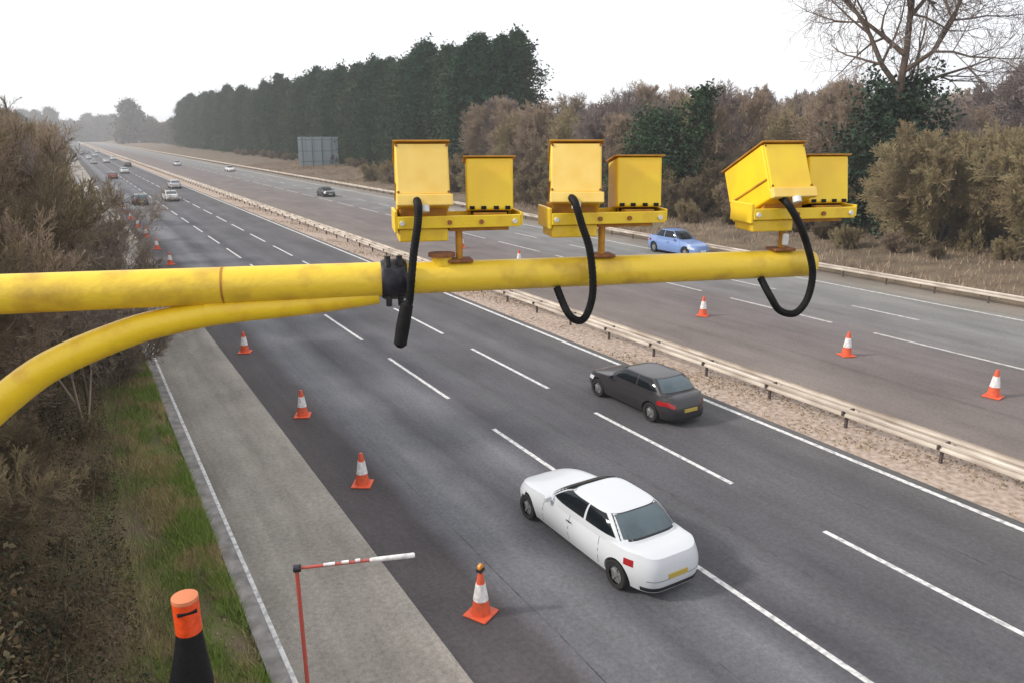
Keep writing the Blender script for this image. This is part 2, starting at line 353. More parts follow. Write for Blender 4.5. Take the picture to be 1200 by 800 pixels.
def conifer(seed, h, w, m, n_leaf=9000, size=.42, name='conifer_tree'):
    rg = np.random.default_rng(seed); t_ = empty(name)
    MB().tube([(0,0,-.3),(0,0,h*.5),(0,0,h*.95)], [h*.018,h*.012,.04], 8).build('trunk', M['bark'], t_)
    nb = 300; pts = []
    lobes = [(rg.uniform(0,2*math.pi), rg.uniform(.55,1.0), rg.uniform(0,.25)) for _ in range(4)]
    for i in range(nb):
        zf = rg.uniform(.04,1.0)**.9; a = rg.uniform(0,2*math.pi)
        rad = w*(1-zf**3.4)**.55*(.80+.28*math.sin(a*3+seed)+.18*rg.normal())
        rad = max(rad,.15); rc = rad*rg.uniform(.55,1.0)
        c = np.array([math.cos(a)*rc, math.sin(a)*rc, zf*h + rg.normal()*.3])
        k = n_leaf//nb; sp = rg.uniform(.5,1.1)*(.5+.6*(1-zf))*w*.28
        q = rg.normal(size=(k,3))*np.array([sp*.8,sp*.8,sp*.9]); pts.append(c+q)
    # leading shoots at the top
    for a, rr_, dz in lobes:
        k = 40; tt = rg.uniform(0,1,size=(k,1)); c = np.array([math.cos(a)*w*.35*rr_, math.sin(a)*w*.35*rr_, h*(.84-dz*.2)])
        pts.append(c+np.hstack([rg.normal(size=(k,2))*.75*(1.05-tt), tt*h*.085]))
    leaves('crown', np.vstack(pts), size, m, t_, rg, elong=1.2, droop=.1)
    return t_
vr = random.Random(77)
def place(o, x, y, s=1, rz=None, z=None, sz=None):
    o.location = (x, y, zt(x)-.05 if z is None else z); o.rotation_euler = (0,0,vr.uniform(0,6.28) if rz is None else rz); o.scale = (s,s,sz or s)
def scatter(protos, spots, label, cat, group):
    used = set()
    for i, sp in enumerate(spots):
        k = sp[3] if len(sp) > 3 else i % len(protos)
        o = copy_tree(protos[k]) if k in used else protos[k]; used.add(k)
        place(o, sp[0], sp[1], sp[2], sz=sp[4] if len(sp) > 4 else None)
        lb = label
        if callable(label): lb = label(i)
        tag(o, lb, cat, group)
    for k, p in enumerate(protos):
        if k not in used:
            for ch in list(p.children): bpy.data.objects.remove(ch)
            bpy.data.objects.remove(p)

# conifer row
con = [conifer(1,24.5,5.6,M['leaf_dark'],16000,.34), conifer(2,23.5,5.4,M['leaf_dark2'],16000,.34), conifer(3,24.5,5.2,M['leaf_dark'],16000,.34), conifer(4,23,5.8,M['leaf_dark2'],16000,.34)]
spots = []
y = 124; i = 0
while y < 560:
    spots.append((70+vr.uniform(-1.5,1.5)+(y-124)*.006, y, (1.0+ (y-124)*.0005)*vr.uniform(.95,1.04))); 
    if i % 2 == 0: spots.append((77+vr.uniform(-2,2), y+3, 1.02*vr.uniform(.95,1.1)))
    y += 5.5 + y*.010; i += 1
NC = len(spots)
scatter(con, spots, 'tall dark green conifer in the unbroken evergreen row beyond the far carriageway', 'conifer tree', 'evergreen row beyond the far carriageway')

# bare trees and scrub right of the conifers
bt = [bare_tree(11,13,M['barkgrey'],M['twig_red'],kids=(5,4,3),rmin=.028,angle=46,ratio=.55), bare_tree(12,12,M['bark'],M['twig_grey'],kids=(5,4,3),rmin=.028,angle=40,ratio=.58),
      bare_tree(13,11,M['barkgrey'],M['twig_green'],kids=(5,4,3),rmin=.028,angle=50,ratio=.55)]
spots = []
for (x0,x1,y0,y1,nn,s0,s1) in [(61,70,96,118,10,.75,1.05),(60,68,76,98,9,.7,.95),(60,67,60,78,8,.6,.85),(70,86,62,120,20,.85,1.1),(88,110,70,130,14,.9,1.15)]:
    for _ in range(nn): spots.append((vr.uniform(x0,x1), vr.uniform(y0,y1), vr.uniform(s0,s1)))
spots += [(vr.uniform(76,105), vr.uniform(32,58), vr.uniform(.6,.8)) for _ in range(16)]
scatter(bt, spots, 'leafless brown tree in the tangled wood right of the evergreen row', 'tree', 'bare trees of the roadside wood')
bs = [bare_tree(21,4.5,M['bark'],M['twig_brown'],kids=(3,3,2),rmin=.018,angle=35,stems=12,spread=.9,name='bare_shrub',bare=0,ratio=.5), 
      bare_tree(22,4,M['bark'],M['twig_red'],kids=(3,3,2),rmin=.018,angle=38,stems=12,spread=1.0,name='bare_shrub',bare=0,ratio=.5),
      bare_tree(23,4.2,M['barkgrey'],M['twig_green'],kids=(3,3,2),rmin=.018,angle=38,stems=12,spread=1.0,name='bare_shrub',bare=0,ratio=.5)]
spots = [(vr.uniform(56.5,61), 50+i*2.8, vr.uniform(.75,1.25)) for i in range(26)] + [(vr.uniform(61,66), 128+i*7, vr.uniform(.5,.7)) for i in range(30)] + [(vr.uniform(51.5,57), 56+i*2.6, vr.uniform(.45,.95)) for i in range(34)] + [(vr.uniform(53,58), 20+i*3.5, vr.uniform(.25,.45)) for i in range(11)]
scatter(bs, spots, 'low brown leafless shrub at the foot of the trees beyond the far verge', 'shrub', 'low shrubs along the far verge')

def leafy_mass(name, seed, h, w, m, n_=9000, size=.22, spiky=.4, z0=.0):
    rg = np.random.default_rng(seed); pts = []
    for i in range(160):
        zf = rg.uniform(0,1); a = rg.uniform(0,6.28); rad = w*(1-zf)**.75*(.55+.5*rg.uniform())*(1+.25*math.sin(a*2+seed))
        c = np.array([math.cos(a)*rad*.8, math.sin(a)*rad*.8, z0+zf*h]); k = n_//160
        out = np.array([math.cos(a), math.sin(a), .7]); tt = rg.uniform(0,1,size=(k,1))**1.5
        pts.append(c + out*tt*spiky*rg.uniform(.5,2.2) + rg.normal(size=(k,3))*w*.10)
    return np.vstack(pts), size, m, rg
def evergreen(label, seed, x, y, h, w, m, **kw):
    t_ = empty('evergreen_bush'); MB().tube([(0,0,-.3),(.1,0,h*.5),(0,.1,h*.85)], [.22,.14,.05], 7).build('trunk', M['bark'], t_)
    pts, size, m, rg = leafy_mass('crown', seed, h, w, m, **kw); leaves('crown', pts, size, m, t_, rg)
    place(t_, x, y); tag(t_, label, 'evergreen bush'); return t_
evergreen('dark green evergreen bush among bare trees behind the middle camera pair', 5, 58.6, 67.0, 9.6, 6.0, M['leaf_dark2'], n_=16000, spiky=1.3)
evergreen('slim dark green evergreen rising above the scrub left of the big bare tree', 6, 60.2, 62.0, 12.2, 2.2, M['leaf_dark2'], spiky=1.0)

# big bare tree clad in ivy
oak = bare_tree(41, 27, M['bark'], M['twig_grey'], kids=(5,4,3), angle=52, ratio=.50, rmin=.026, up=.03, wob=.13, r0=.55, levels=4, bare=1, name='ivy_clad_tree', thick=1) if False else None
rg = random.Random(44); segs, tw = [], []
P_ = dict(levels=3, kids=(2,2,2), ratio=.56, angle=46, up=.035, wob=.16, rmin=.015, bare=0, thick=1)
oak = empty('ivy_clad_tree')
for i in range(11):
    z_ = 9.5+i*1.35; a = i*2.4+rg.uniform(-.5,.5); el = rg.uniform(.12,.60)+i*.05
    d = np.array([math.cos(a)*math.cos(el), math.sin(a)*math.cos(el), math.sin(el)])
    grow(rg, np.array([0,0,z_]), d, 13.5-i*.6, .24-.013*i, 0, P_, segs, tw)
for i in range(12):
    segs.append((.12*math.sin(i),.1*math.cos(i*1.3),i*2.0-.3,.12*math.sin(i+1),.1*math.cos((i+1)*1.3),(i+1)*2.0-.3,.5-.036*i,.5-.036*(i+1)))
prisms('trunk', segs, M['bark'], oak, 6); prisms('crown', tw, M['twig_grey'], oak, 3)
pts, size, m_, rg2 = leafy_mass('ivy', 9, 10.6, 4.9, M['ivy'], n_=16000, size=.24, spiky=1.5, z0=.3)
pts[:,0] += .8*np.sin(pts[:,2]*.7); leaves('ivy', pts, size, m_, oak, rg2)
place(oak, 61.3, 40.0, 1.05, rz=.6); tag(oak, 'tall spreading bare tree whose lower trunk is smothered in dark ivy', 'tree')
# hawthorn and budding bushes on the right
hw = bare_tree(51, 8.5, M['barkgrey'], M['twig_green'], kids=(4,4,3), angle=40, ratio=.5, rmin=.02, stems=16, spread=1.1, bare=0, name='hawthorn_bush', r0=.10, levels=3)
place(hw, 58.6, 33.2, 1.02); tag(hw, 'large rounded olive brown bush in front of the ivy clad tree', 'bush')
hw2 = copy_tree(hw); place(hw2, 59.5, 25.0, .95); tag(hw2, 'yellow green budding bush at the right edge, nearest the far barrier', 'bush')
hw3 = copy_tree(hw); place(hw3, 66, 28.0, 1.0); tag(hw3, 'olive bush standing behind the two big roadside bushes', 'bush')
hw4 = copy_tree(hw); place(hw4, 57.9, 44.5, .5); tag(hw4, 'small low scrubby bush at the foot of the ivy clad tree', 'bush')
# distant wood behind, on the right and at the end of the road
bd = [bare_tree(31,13,M['bark'],M['twig_grey'],kids=(4,3,3),rmin=.06,angle=45), bare_tree(32,12,M['bark'],M['twig_red'],kids=(4,3,3),rmin=.06,angle=48)]
spots = [(vr.uniform(125,190), vr.uniform(30,150), vr.uniform(1.0,1.3)) for _ in range(46)]
scatter(bd, spots, 'grey brown tree in the distant wood behind the right hand bushes', 'tree', 'distant wood on the right')
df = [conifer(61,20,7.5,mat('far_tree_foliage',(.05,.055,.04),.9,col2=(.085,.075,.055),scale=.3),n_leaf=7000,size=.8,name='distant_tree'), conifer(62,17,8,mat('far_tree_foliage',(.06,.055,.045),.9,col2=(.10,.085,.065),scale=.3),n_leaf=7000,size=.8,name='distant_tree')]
spots = [(vr.uniform(72,105)+(y_-560)*.03, y_, vr.uniform(.8,1.25)) for y_ in range(575,1050,16)] + [(x_, vr.uniform(1150,1350), vr.uniform(1.2,1.9)) for x_ in range(-70,130,8)] \
      + [(vr.uniform(-34,-18), y_, vr.uniform(.6,.9)) for y_ in range(190,1000,26)]
scatter(df, spots, 'small hazy tree on the skyline at the far end of the motorway', 'tree', 'hazy trees at the far end of the road')
place(t_ := copy_tree([o for o in C.objects if o.name.startswith('distant_tree') and o.parent is None][0]), 62, 830, 1.9); tag(t_, 'rounded hazy grey tree standing highest on the far skyline', 'tree')

# left bank thicket
lb = [bare_tree(71,7.5,M['bark'],M['twig_brown'],kids=(4,4,3),rmin=.0065,angle=32,stems=9,spread=.55,name='thicket_bush',bare=0,ratio=.46,r0=.055,up=.09),
      bare_tree(72,7,M['bark'],M['twig_red'],kids=(4,4,3),rmin=.0065,angle=36,stems=9,spread=.65,name='thicket_bush',bare=0,ratio=.46,r0=.05,up=.09),
      bare_tree(73,6,M['bark'],M['twig_brown'],kids=(4,4,3),rmin=.0065,angle=40,stems=9,spread=.8,name='thicket_bush',bare=0,ratio=.46,r0=.045,up=.07)]
spots = [(-3.2,13,.62,2),(-2.3,16.5,.5,2),(-4.2,17,.85,0),(-3.0,20,.85,1),(-5.2,21,1.05,0),(-3.6,24,1.05,0),(-2.9,26,.9,1),(-5.2,27,1.15,1),(-3.6,30.5,1.1,0),
         (-2.8,34.5,.95,1),(-4.6,36,1.2,0),(-3.2,42,1.15,1),(-5.5,44,1.2,0),(-2.2,47,.8,0),(-3.8,52,1.15,1),(-3.2,62,1.15,0),(-5.5,58,1.2,1),(-2.8,70,.8,1),(-4.5,76,1.2,0),(-3.2,84,.8,2),(-4,95,1.2,1),(-5,110,1.2,0),(-6,130,1.2,1),(-7,150,1.2,0)]
scatter(lb, spots, 'leafless brown bush in the dense thicket on the left bank', 'bush', 'thicket bushes on the left bank')
pb = bare_tree(81,3.6,M['twig_pale'],M['twig_pale'],kids=(4,4,2),rmin=.006,angle=34,stems=9,spread=.7,name='pale_bush',bare=0,ratio=.45,r0=.03)
for i,(x,y,s_,lbl) in enumerate([(.6,31,1.2,'pale straw coloured bush leaning over the kerb just above the yellow arm'),(.8,40,1.3,'pale straw bush further up the kerb between thicket and hard shoulder'),(.4,52,1.5,'pale straw bush furthest up the kerb, half hidden in twigs')]):
    o = pb if i == 0 else copy_tree(pb); place(o,x,y,s_); tag(o,lbl,'bush','pale bushes beside the kerb')
sap = bare_tree(91, 9.6, M['bark'], M['twig_grey'], kids=(2,3,2), rmin=.007, angle=34, ratio=.30, name='sapling', r0=.07, bare=2, up=.05, wob=.05)
place(sap, -.35, 27.0, 1.03); tag(sap, 'thin straight bare sapling rising above the left thicket into the sky', 'sapling')
sp2 = copy_tree(sap); place(sp2, -1.6, 33, .98); tag(sp2, 'second thin sapling left of the tallest one above the thicket', 'sapling')
# birch-like sprays in front of the distant road
sp3 = bare_tree(92, 6.5, M['twig_pale'], M['twig_pale'], kids=(3,3,3), rmin=.006, angle=40, ratio=.42, name='sapling', r0=.05, bare=1, up=.05, stems=3, spread=.35)
place(sp3, -.5, 25.5, .98); tag(sp3, 'pale multi stemmed sapling whose fine twigs cross the distant lanes', 'sapling')
sp4 = copy_tree(sp3); place(sp4, .2, 36, 1.2, 2.0); tag(sp4, 'pale sapling behind the first one at the edge of the hard shoulder', 'sapling')

bbp = []
for sd_ in (101,102):
    b_ = bare_tree(sd_, 1.5, M['bark'], M['twig_brown'], kids=(2,2,2), rmin=.006, angle=48, stems=12, spread=1.3, bare=0, name='bramble_bush', r0=.016, levels=2, up=-.03, wob=.2, ratio=.6)
    q_ = np.random.default_rng(sd_); p_ = q_.normal(size=(1500,3))*np.array([.55,.55,.25])+np.array([0,0,.45])
    leaves('leaves', p_, .05, M['bramble'], b_, q_); bbp.append(b_)
scatter(bbp, [(vr.uniform(-3.6,-.5), 7.8+i*.55, vr.uniform(.5,1.0)) for i in range(34)], 'low arching bramble bush on the near left bank beneath the yellow brace', 'bramble bush', 'bramble bushes on the near left bank')

# grass, brambles and litter on the near verge
rg = np.random.default_rng(3)
def gz(x, y):
    a = 1.9-x
    return np.where(a < 0, .0, .10+.05*np.minimum(a,1.5)+.42*np.clip(a-1.5,0,9)) + np.where(x<1.5, .10*np.sin(x*1.7+y*.6)+.07*np.sin(y*1.3-x*2.1), 0)
N = 220000
x = 1.95-np.abs(rg.normal(size=N))*.95-.02; y = 7+rg.uniform(0,1,N)**1.8*60
dens = np.sin(x*2.3+1)*np.sin(y*.55+.6)+.5*np.sin(y*1.9+x*3)+rg.normal(size=N)*.5
k = dens > -.5; x, y = x[k], y[k]; N = len(x); z = gz(x,y)-.02
h_ = rg.uniform(.06,.24,N)*(1+.6*(rg.uniform(size=N)>.9)); a = rg.uniform(0,6.28,N); w_ = rg.uniform(.006,.014,N)
B = np.stack([x,y,z],1); side = np.stack([np.cos(a),np.sin(a),0*a],1)*w_[:,None]; lean = np.stack([rg.normal(size=N)*.4,rg.normal(size=N)*.4,1+0*a],1)*h_[:,None]
V = np.stack([B-side,B+side,B+lean],1)
go = npmesh('grass', V.reshape(-1,3), 3, np.arange(3*N), M['grass']); tag(go,'rough green and straw coloured grass on the verge beside the kerb','grass',kind='stuff')
def litter(name, N, xr, yr, m, size, zr, label, cat, sd_):
    rg = np.random.default_rng(sd_); x = rg.uniform(*xr,N); y = yr[0]+rg.uniform(0,1,N)**1.6*(yr[1]-yr[0]); z = gz(x,y)+rg.uniform(0,1,N)**2*zr
    o = leaves(name, np.stack([x,y,z],1), size, m, None, rg); return tag(o,label,cat,kind='stuff')
litter('brambles', 90000, (-8,.1), (6,60), M['bramble'], .045, .6, 'tangled brown and green brambles covering the left bank','brambles',4)
litter('ivy_leaves', 60000, (-7,-1.3), (9,90), M['bramble'], .06, 3.2, 'dull olive leaves caught up among the thicket stems','undergrowth',14)
litter('dead_leaves', 40000, (-7,1.6), (6,45), M['twig_red'], .035, .06, 'brown dead leaves scattered over the bank and verge','dead leaves',8)
# scrubby dead stems
N = 9000; x = rg.uniform(-7,.6,N); y = 6+rg.uniform(0,1,N)**1.5*50; z = gz(x,y)
S = np.zeros((N,8)); S[:,0],S[:,1],S[:,2] = x,y,z-.05; L = rg.uniform(.3,1.3,N)
S[:,3] = x+rg.normal(size=N)*.35*L; S[:,4] = y+rg.normal(size=N)*.35*L; S[:,5] = z+L; S[:,6] = rg.uniform(.004,.009,N); S[:,7] = .003
o = prisms('dead_stems', S, M['twig_brown'], None, 3); tag(o,'thin dead stems poking up all over the left bank','dead stems',kind='stuff')
N = 26000; x = rg.uniform(19.65,22.55,N); y = 4+rg.uniform(0,1,N)**1.7*120
k = (np.sin(x*2.1+y*.7)+np.sin(y*.31+x)+rg.normal(size=N)*.8) > .2; x, y = x[k], y[k]
o = leaves('gravel_debris', np.stack([x,y,.02+rg.uniform(0,.05,len(x))],1), .05, mat('dry_weeds',(.34,.24,.14),.95,col2=(.16,.12,.08),scale=3), None, rg)
tag(o,'dry weeds and stone debris strewn along the central reservation','debris',kind='stuff')
# tufts on the far verge
N = 26000; x = rg.uniform(46,62,N); y = rg.uniform(15,240,N)
B = np.stack([x,y,.02+.10*(x-45.5)*1.0-.02+0*y+.15*np.sin(x*.3+y*.21)-.1],1); a = rg.uniform(0,6.28,N); side = np.stack([np.cos(a),np.sin(a),0*a],1)*.05
lean = np.stack([rg.normal(size=N)*.15,rg.normal(size=N)*.15,rg.uniform(.2,.6,N)],1)
V = np.stack([B-side,B+side,B+lean],1); go = npmesh('grass', V.reshape(-1,3), 3, np.arange(3*N), M['twig_red']); tag(go,'rough brown grass on the far verge behind the barrier','grass',kind='stuff')

# ------------------------------------------------------------------ large road sign seen from behind
sg = tag(empty('road_sign', (52.8,198,.2), math.radians(-6)), 'large grey road sign seen from behind, in front of the evergreen row', 'road sign')
for i in range(5): MB().box(i*2.05, i*2.05+2.0, 0, .12, 1.5, 8.6).build('panel', M['signback'], sg, bevel=.03)
for i in range(4): MB().box(.9+i*2.5, 1.12+i*2.5, -.35, -.05, -.7, 8.8).build('post', M['signpost'], sg)
for z_ in (2.4,5,7.8): MB().box(.05, 10.1, -.05, 0, z_, z_+.14).build('rail', M['signpost'], sg)

# ------------------------------------------------------------------ traffic cones
def cone(lamp=False):
    t_ = empty('traffic_cone')
    b = MB(); 
    r = .27; b.add([(sx*r,sy*r,0.005) for sx,sy in ((-1,-1),(1,-1),(1,1),(-1,1))]+[(sx*r,sy*r,.05) for sx,sy in ((-1,-1),(1,-1),(1,1),(-1,1))],
        [(3,2,1,0),(4,5,6,7),(0,1,5,4),(1,2,6,5),(2,3,7,6),(3,0,4,7)])
    b.build('base', M['orange'], t_, bevel=.02)
    MB().lathe([(.20,.051),(.19,.10),(.055,.92),(.045,.95),(.02,.955)], 24).build('cone_body', M['orange'], t_, smooth=True)
    MB().lathe([(.1545,.36),(.158,.36),(.0985,.72),(.095,.72)], 24).build('sleeve', M['conewhite'], t_, smooth=True)
    if lamp:
        MB().tube([(0,0,.93),(0,0,1.02)], .03, 10).build('lamp_stem', M['trim'], t_)
        l_ = MB().tube([(0,-.035,1.08),(0,.035,1.08)], .075, 18).build('lamp', M['amber'], t_, bevel=.01)
        MB().box(-.075,.075,-.055,.055,.99,1.06).build('lamp_battery', M['trim'], t_)
    return t_
lc = cone(True); lc.location = (6.1,11.6,.004); lc.rotation_euler[2] = .5
tag(lc, 'nearest traffic cone, with an amber lamp on top, beside the white car', 'traffic cone', 'cones coning off the left lane')
c0 = cone()
Lc = [(6.0,18.4,'traffic cone on dark asphalt, second from the bottom of the left row'),(6.0,24.5,'traffic cone third from the bottom of the left row'),(5.9,33.6,'traffic cone fourth up the left row, just under the yellow arm')] + [(5.95,42.6+9*i,'small distant traffic cone of the left row, beyond the yellow arm') for i in range(9)]
Rc = [(28.7,13.4,'right hand traffic cone nearest the right edge of the far carriageway'),(28.7,19.6,'traffic cone on the far carriageway between the nearest one and the arm end'),(28.6,28.3,'traffic cone on the far carriageway below the right end of the arm')] + [(28.6,38+9.5*i,'small distant traffic cone of the far row, above the yellow arm') for i in range(4)]
for i,(x,y,lb_) in enumerate(Lc+Rc):
    o = c0 if i == 0 else copy_tree(c0); o.location = (x,y,.005); o.rotation_euler = (0,0,vr.uniform(0,1.5))
    if x > 20: o.scale = (1.12,1.12,1.12)
    tag(o, lb_, 'traffic cone', 'cones coning off the left lane' if x < 20 else 'cones along the far carriageway')

# ------------------------------------------------------------------ cars
def car(name, body_m, L=4.5, W=1.82, belt=.93, roof=1.42, hood=.80, boot=.98, cab=(-1.75,.95), roofy=(-.95,.10), tail_wide=.30, parts=True, tl=(54,66)):
    """nose towards +Y, rear at -L/2"""
    t_ = empty(name); hw, hl = W/2, L/2
    def sup(c, n): return math.copysign(abs(c)**(2/n), c)
    def deck(y):      # height of the top of the lower body along the car
        if y > cab[1]-.1: k = (y-(cab[1]-.1))/(hl-cab[1]+.1); return belt+(hood-belt)*k-(.10*k**3)
        if y < cab[0]+.1: k = ((cab[0]+.1)-y)/(hl+cab[0]-.1+1e-6); return belt+.03+(boot-belt-.03)*min(k*1.5,1)-(.05*max(0,k-.6)/.4)
        return belt+.03*min(1,(cab[1]-.1-y)/1.5)
    NT, NV = 72, 12
    def body(v, a, off=0):   # v 0 bottom .. 1 deck edge
        prof = .955+.045*math.sin(math.pi*min(1,v*1.05))-.035*v**4*1.6
        tuck = 1-.05*(1-v)**3
        x = sup(math.cos(a), 5.5)*(hw*prof*tuck+off); 
        yl = (hl*(1-.02*(abs(v-.45)*2)**2)); y = sup(math.sin(a), 6)*(yl+off)
        y -= (.10*v**2 if y > 0 else -.05*v**3)*abs(y)/hl
        x *= 1-(.13 if y > 0 else .08)*max(0,(abs(y)-hl*.55)/(hl*.45))**2
        z0 = .22; z = z0+(deck(y)-z0)*v
        return Vector((x,y,z))
    vs, fs = [], []
    for j in range(NV+1):
        for i in range(NT): vs.append(body(j/NV, 2*math.pi*i/NT))
    for j in range(NV):
        for i in range(NT): fs.append((j*NT+i, j*NT+(i+1)%NT, (j+1)*NT+(i+1)%NT, (j+1)*NT+i))
    base = NV*NT; last = base
    for kx, s_ in enumerate((.96,.88,.7,.45,.2)):
        o_ = len(vs)
        for i in range(NT):
            p = vs[base+i]; x, y = p.x*s_, p.y*(1-(1-s_)*.9); vs.append(Vector((x,y,deck(y)+.035*(1-s_**2)+.012*(1-abs(1-s_)))))
            fs.append((last+i, last+(i+1)%NT, o_+(i+1)%NT, o_+i))
        last = o_
    fs.append(tuple(last+i for i in range(NT))); fs.append(tuple(range(NT-1,-1,-1)))
    bo = MB().add(vs, fs).build('body', body_m, t_, smooth='all')
    wy = (hl-.86, -hl+.92); R_ = .325
    # wheel arches cut out of the body
    bm = bmesh.new(); bm.from_mesh(bo.data)
    cm = bpy.data.meshes.new('cut'); cb = MB()
    for y in wy:
        for sx in (-1,1): cb.tube([(sx*(hw-.30),y,.33),(sx*(hw+.3),y,.33)], R_+.055, 24)
    co = cb.build('cut', body_m); md = bo.modifiers.new('b','BOOLEAN'); md.object = co; md.operation = 'DIFFERENCE'; md.solver = 'EXACT'
    bm.free(); bpy.context.view_layer.update()
    me2 = bpy.data.meshes.new_from_object(bo.evaluated_get(bpy.context.evaluated_depsgraph_get()))
    bo.modifiers.clear(); bo.data = me2; me2.polygons.foreach_set('use_smooth',[True]*len(me2.polygons)); me2.set_sharp_from_angle(angle=math.radians(40)); bpy.data.objects.remove(co)
    # cabin
    yc = lambda v: ((cab[0]+(roofy[0]-cab[0])*v**.92), (cab[1]+(roofy[1]-cab[1])*v**.95))
    zc = lambda v: belt-.02+(roof-belt+.02)*(math.sin(v*math.pi/2)**.93)
    wc = lambda v: (hw*.925)*(1-.27*v**1.35)
    NX = 4.6
    def cabp(v, side, u, off=0):      # side: 'x+','x-','r','f'; u in -1..1
        a, b_ = yc(v); my, hy = (a+b_)/2, (b_-a)/2+off; w = wc(v)+off
        if side[0] == 'x': x = w*(1-abs(u)**NX)**(1/NX)*(1 if side[1]=='+' else -1); y = my+hy*u
        else: x = w*u; y = my+hy*(1-abs(u)**NX)**(1/NX)*(1 if side == 'f' else -1)
        return Vector((x,y,zc(v)+off*.3))
    vs, fs = [], []; NV2 = 9
    for j in range(NV2+1):
        v = j/NV2*.92; a, b_ = yc(v); w = wc(v)
        for i in range(NT):
            an = 2*math.pi*i/NT; vs.append(Vector((w*sup(math.cos(an),NX), (a+b_)/2+(b_-a)/2*sup(math.sin(an),NX), zc(v))))
    for j in range(NV2):
        for i in range(NT): fs.append((j*NT+i, j*NT+(i+1)%NT, (j+1)*NT+(i+1)%NT, (j+1)*NT+i))
    last = NV2*NT; ctr = sum((vs[last+i] for i in range(NT)), Vector())/NT; zz = vs[last].z; ring = [vs[last+i].copy() for i in range(NT)]
    for s_ in (.975,.92,.8,.6,.35,.1):
        o_ = len(vs)
        for i in range(NT):
            p = ring[i]; vs.append(Vector((p.x*s_, ctr.y+(p.y-ctr.y)*s_, zz+(roof+.02-zz)*(1-s_**3.2)))); fs.append((last+i, last+(i+1)%NT, o_+(i+1)%NT, o_+i))
        last = o_
    fs.append(tuple(last+i for i in range(NT)))
    MB().add(vs, fs).build('roof', body_m, t_, smooth='all')
    def win(name, side, u0, u1, v0=.16, v1=.80, m=M['glass'], slope0=0, slope1=0, off=.008):
        nu, nv = 10, 6; vs, fs = [], []
        for j in range(nv+1):
            v = v0+(v1-v0)*j/nv
            for i in range(nu+1):
                a = u0+slope0*j/nv; b2 = u1+slope1*j/nv; u = a+(b2-a)*i/nu; vs.append(cabp(v, side, u, off))
        for j in range(nv):
            for i in range(nu): fs.append((j*(nu+1)+i, j*(nu+1)+i+1, (j+1)*(nu+1)+i+1, (j+1)*(nu+1)+i))
        return MB().add(vs, fs).build(name, m, t_, smooth='all')
    win('rear_window_trim','r',-.86,.86,.14,.84,m=M['trim'],off=.004); win('windscreen_trim','f',-.91,.91,.09,.87,m=M['trim'],off=.004); win('rear_window','r',-.80,.80,.18,.80,m=M['glass2']); win('windscreen','f',-.86,.86,.12,.84)
    for sd_ in ('x+','x-'):
        win('side_window',sd_,-.06,.82,.17,.80,slope1=-.04)
        win('side_window',sd_,-.80,-.12,.17,.80,slope0=.06)
    # body-mounted pieces: patches following the body surface
    def patch(name, a0, a1, v0, v1, m, off=.006, n_=8):
        vs, fs = [], []
        for j in range(5):
            for i in range(n_+1): vs.append(body(v0+(v1-v0)*j/4, a0+(a1-a0)*i/n_, off))
        for j in range(4):
            for i in range(n_): fs.append((j*(n_+1)+i, j*(n_+1)+i+1, (j+1)*(n_+1)+i+1, (j+1)*(n_+1)+i))
        return MB().add(vs, fs).build(name, m, t_, smooth='all')
    R = math.radians
    for s_ in (-1,1):
        patch('tail_lamp', R(270+s_*tl[0]), R(270+s_*tl[1]), .64, .82, M['tail'])
        patch('headlamp', R(90+s_*34), R(90+s_*66), .58, .80, M['head'])
    patch('number_plate', R(268.2), R(271.8), .42, .55, M['plate'], .012) if False else MB().box(-.26,.26,-hl-.012,-hl+.05,.50,.61).build('number_plate', M['plate'], t_)
    MB().box(-.26,.26,hl-.06,hl+.008,.38,.49).build('number_plate', M['platew'], t_)
    for ys_ in (-1.15,-.02,1.05):
        a_ = math.asin((abs(ys_)/hl)**3)*(1 if ys_ > 0 else -1); c_ = math.asin((abs(ys_+.014)/hl)**3)*(1 if ys_+.014 > 0 else -1)
        patch('door_seam', a_, c_, .12, .98, M['trim'], .003, 1); patch('door_seam', math.pi-a_, math.pi-c_, .12, .98, M['trim'], .003, 1)
    patch('boot_seam', R(236), R(304), .38, .395, M['trim'], .003, 16)
    patch('bumper_trim', R(225), R(315), .03, .17, M['trim'], .008, 16)
    patch('grille', R(82), R(98), .18, .42, M['trim'], .008, 16)
    for s_ in (-1,1):
        m_ = MB().box(-.09,.09,-.05,.06,-.06,.07); mo = m_.build('wing_mirror', body_m, t_, bevel=.03, loc=(s_*(hw*.94+.07), cab[1]-.42, belt+.07))
        MB().box(-.012,.012,-.09,.09,-.013,.013).build('door_handle', M['trim'] if parts else body_m, t_, bevel=.008, loc=(s_*(hw+.004), -.05, belt-.13))
        for y in wy:
            wh = empty('wheel'); wh.parent = t_; wh.location = (s_*(hw-.125), y, R_)
            bpy.data.objects.remove(wh)
            tb = MB(); prof = [(.20,-.09),(R_-.02,-.10),(R_,-.075),(R_,.075),(R_-.02,.10),(.20,.09)]
            n_ = 28; vs = [(p*1.0 and z_, r*math.cos(2*math.pi*k/n_), r*math.sin(2*math.pi*k/n_)) for r, z_ in prof for k in range(n_)]
            fs = [(i*n_+k, i*n_+(k+1)%n_, (i+1)*n_+(k+1)%n_, (i+1)*n_+k) for i in range(5) for k in range(n_)]
            w_ = tb.add(vs, fs).build('wheel', M['tyre'], t_, smooth=True, loc=(s_*(hw-.125), y, R_))
            rb = MB(); rb.tube([(s_*.045,0,0),(s_*.075,0,0)], .055, 12)
            for k in range(5):
                a = 2*math.pi*k/5; T = Matrix.Rotation(a, 4, 'X'); rb.box(s_*.05-.012,s_*.05+.012,-.028,.028,.03,.20,T=T)
            rb.tube([(s_*.03-.008,0,0),(s_*.03+.008,0,0)], .205, 28)
            rb.build('rim', M['rim'], w_)
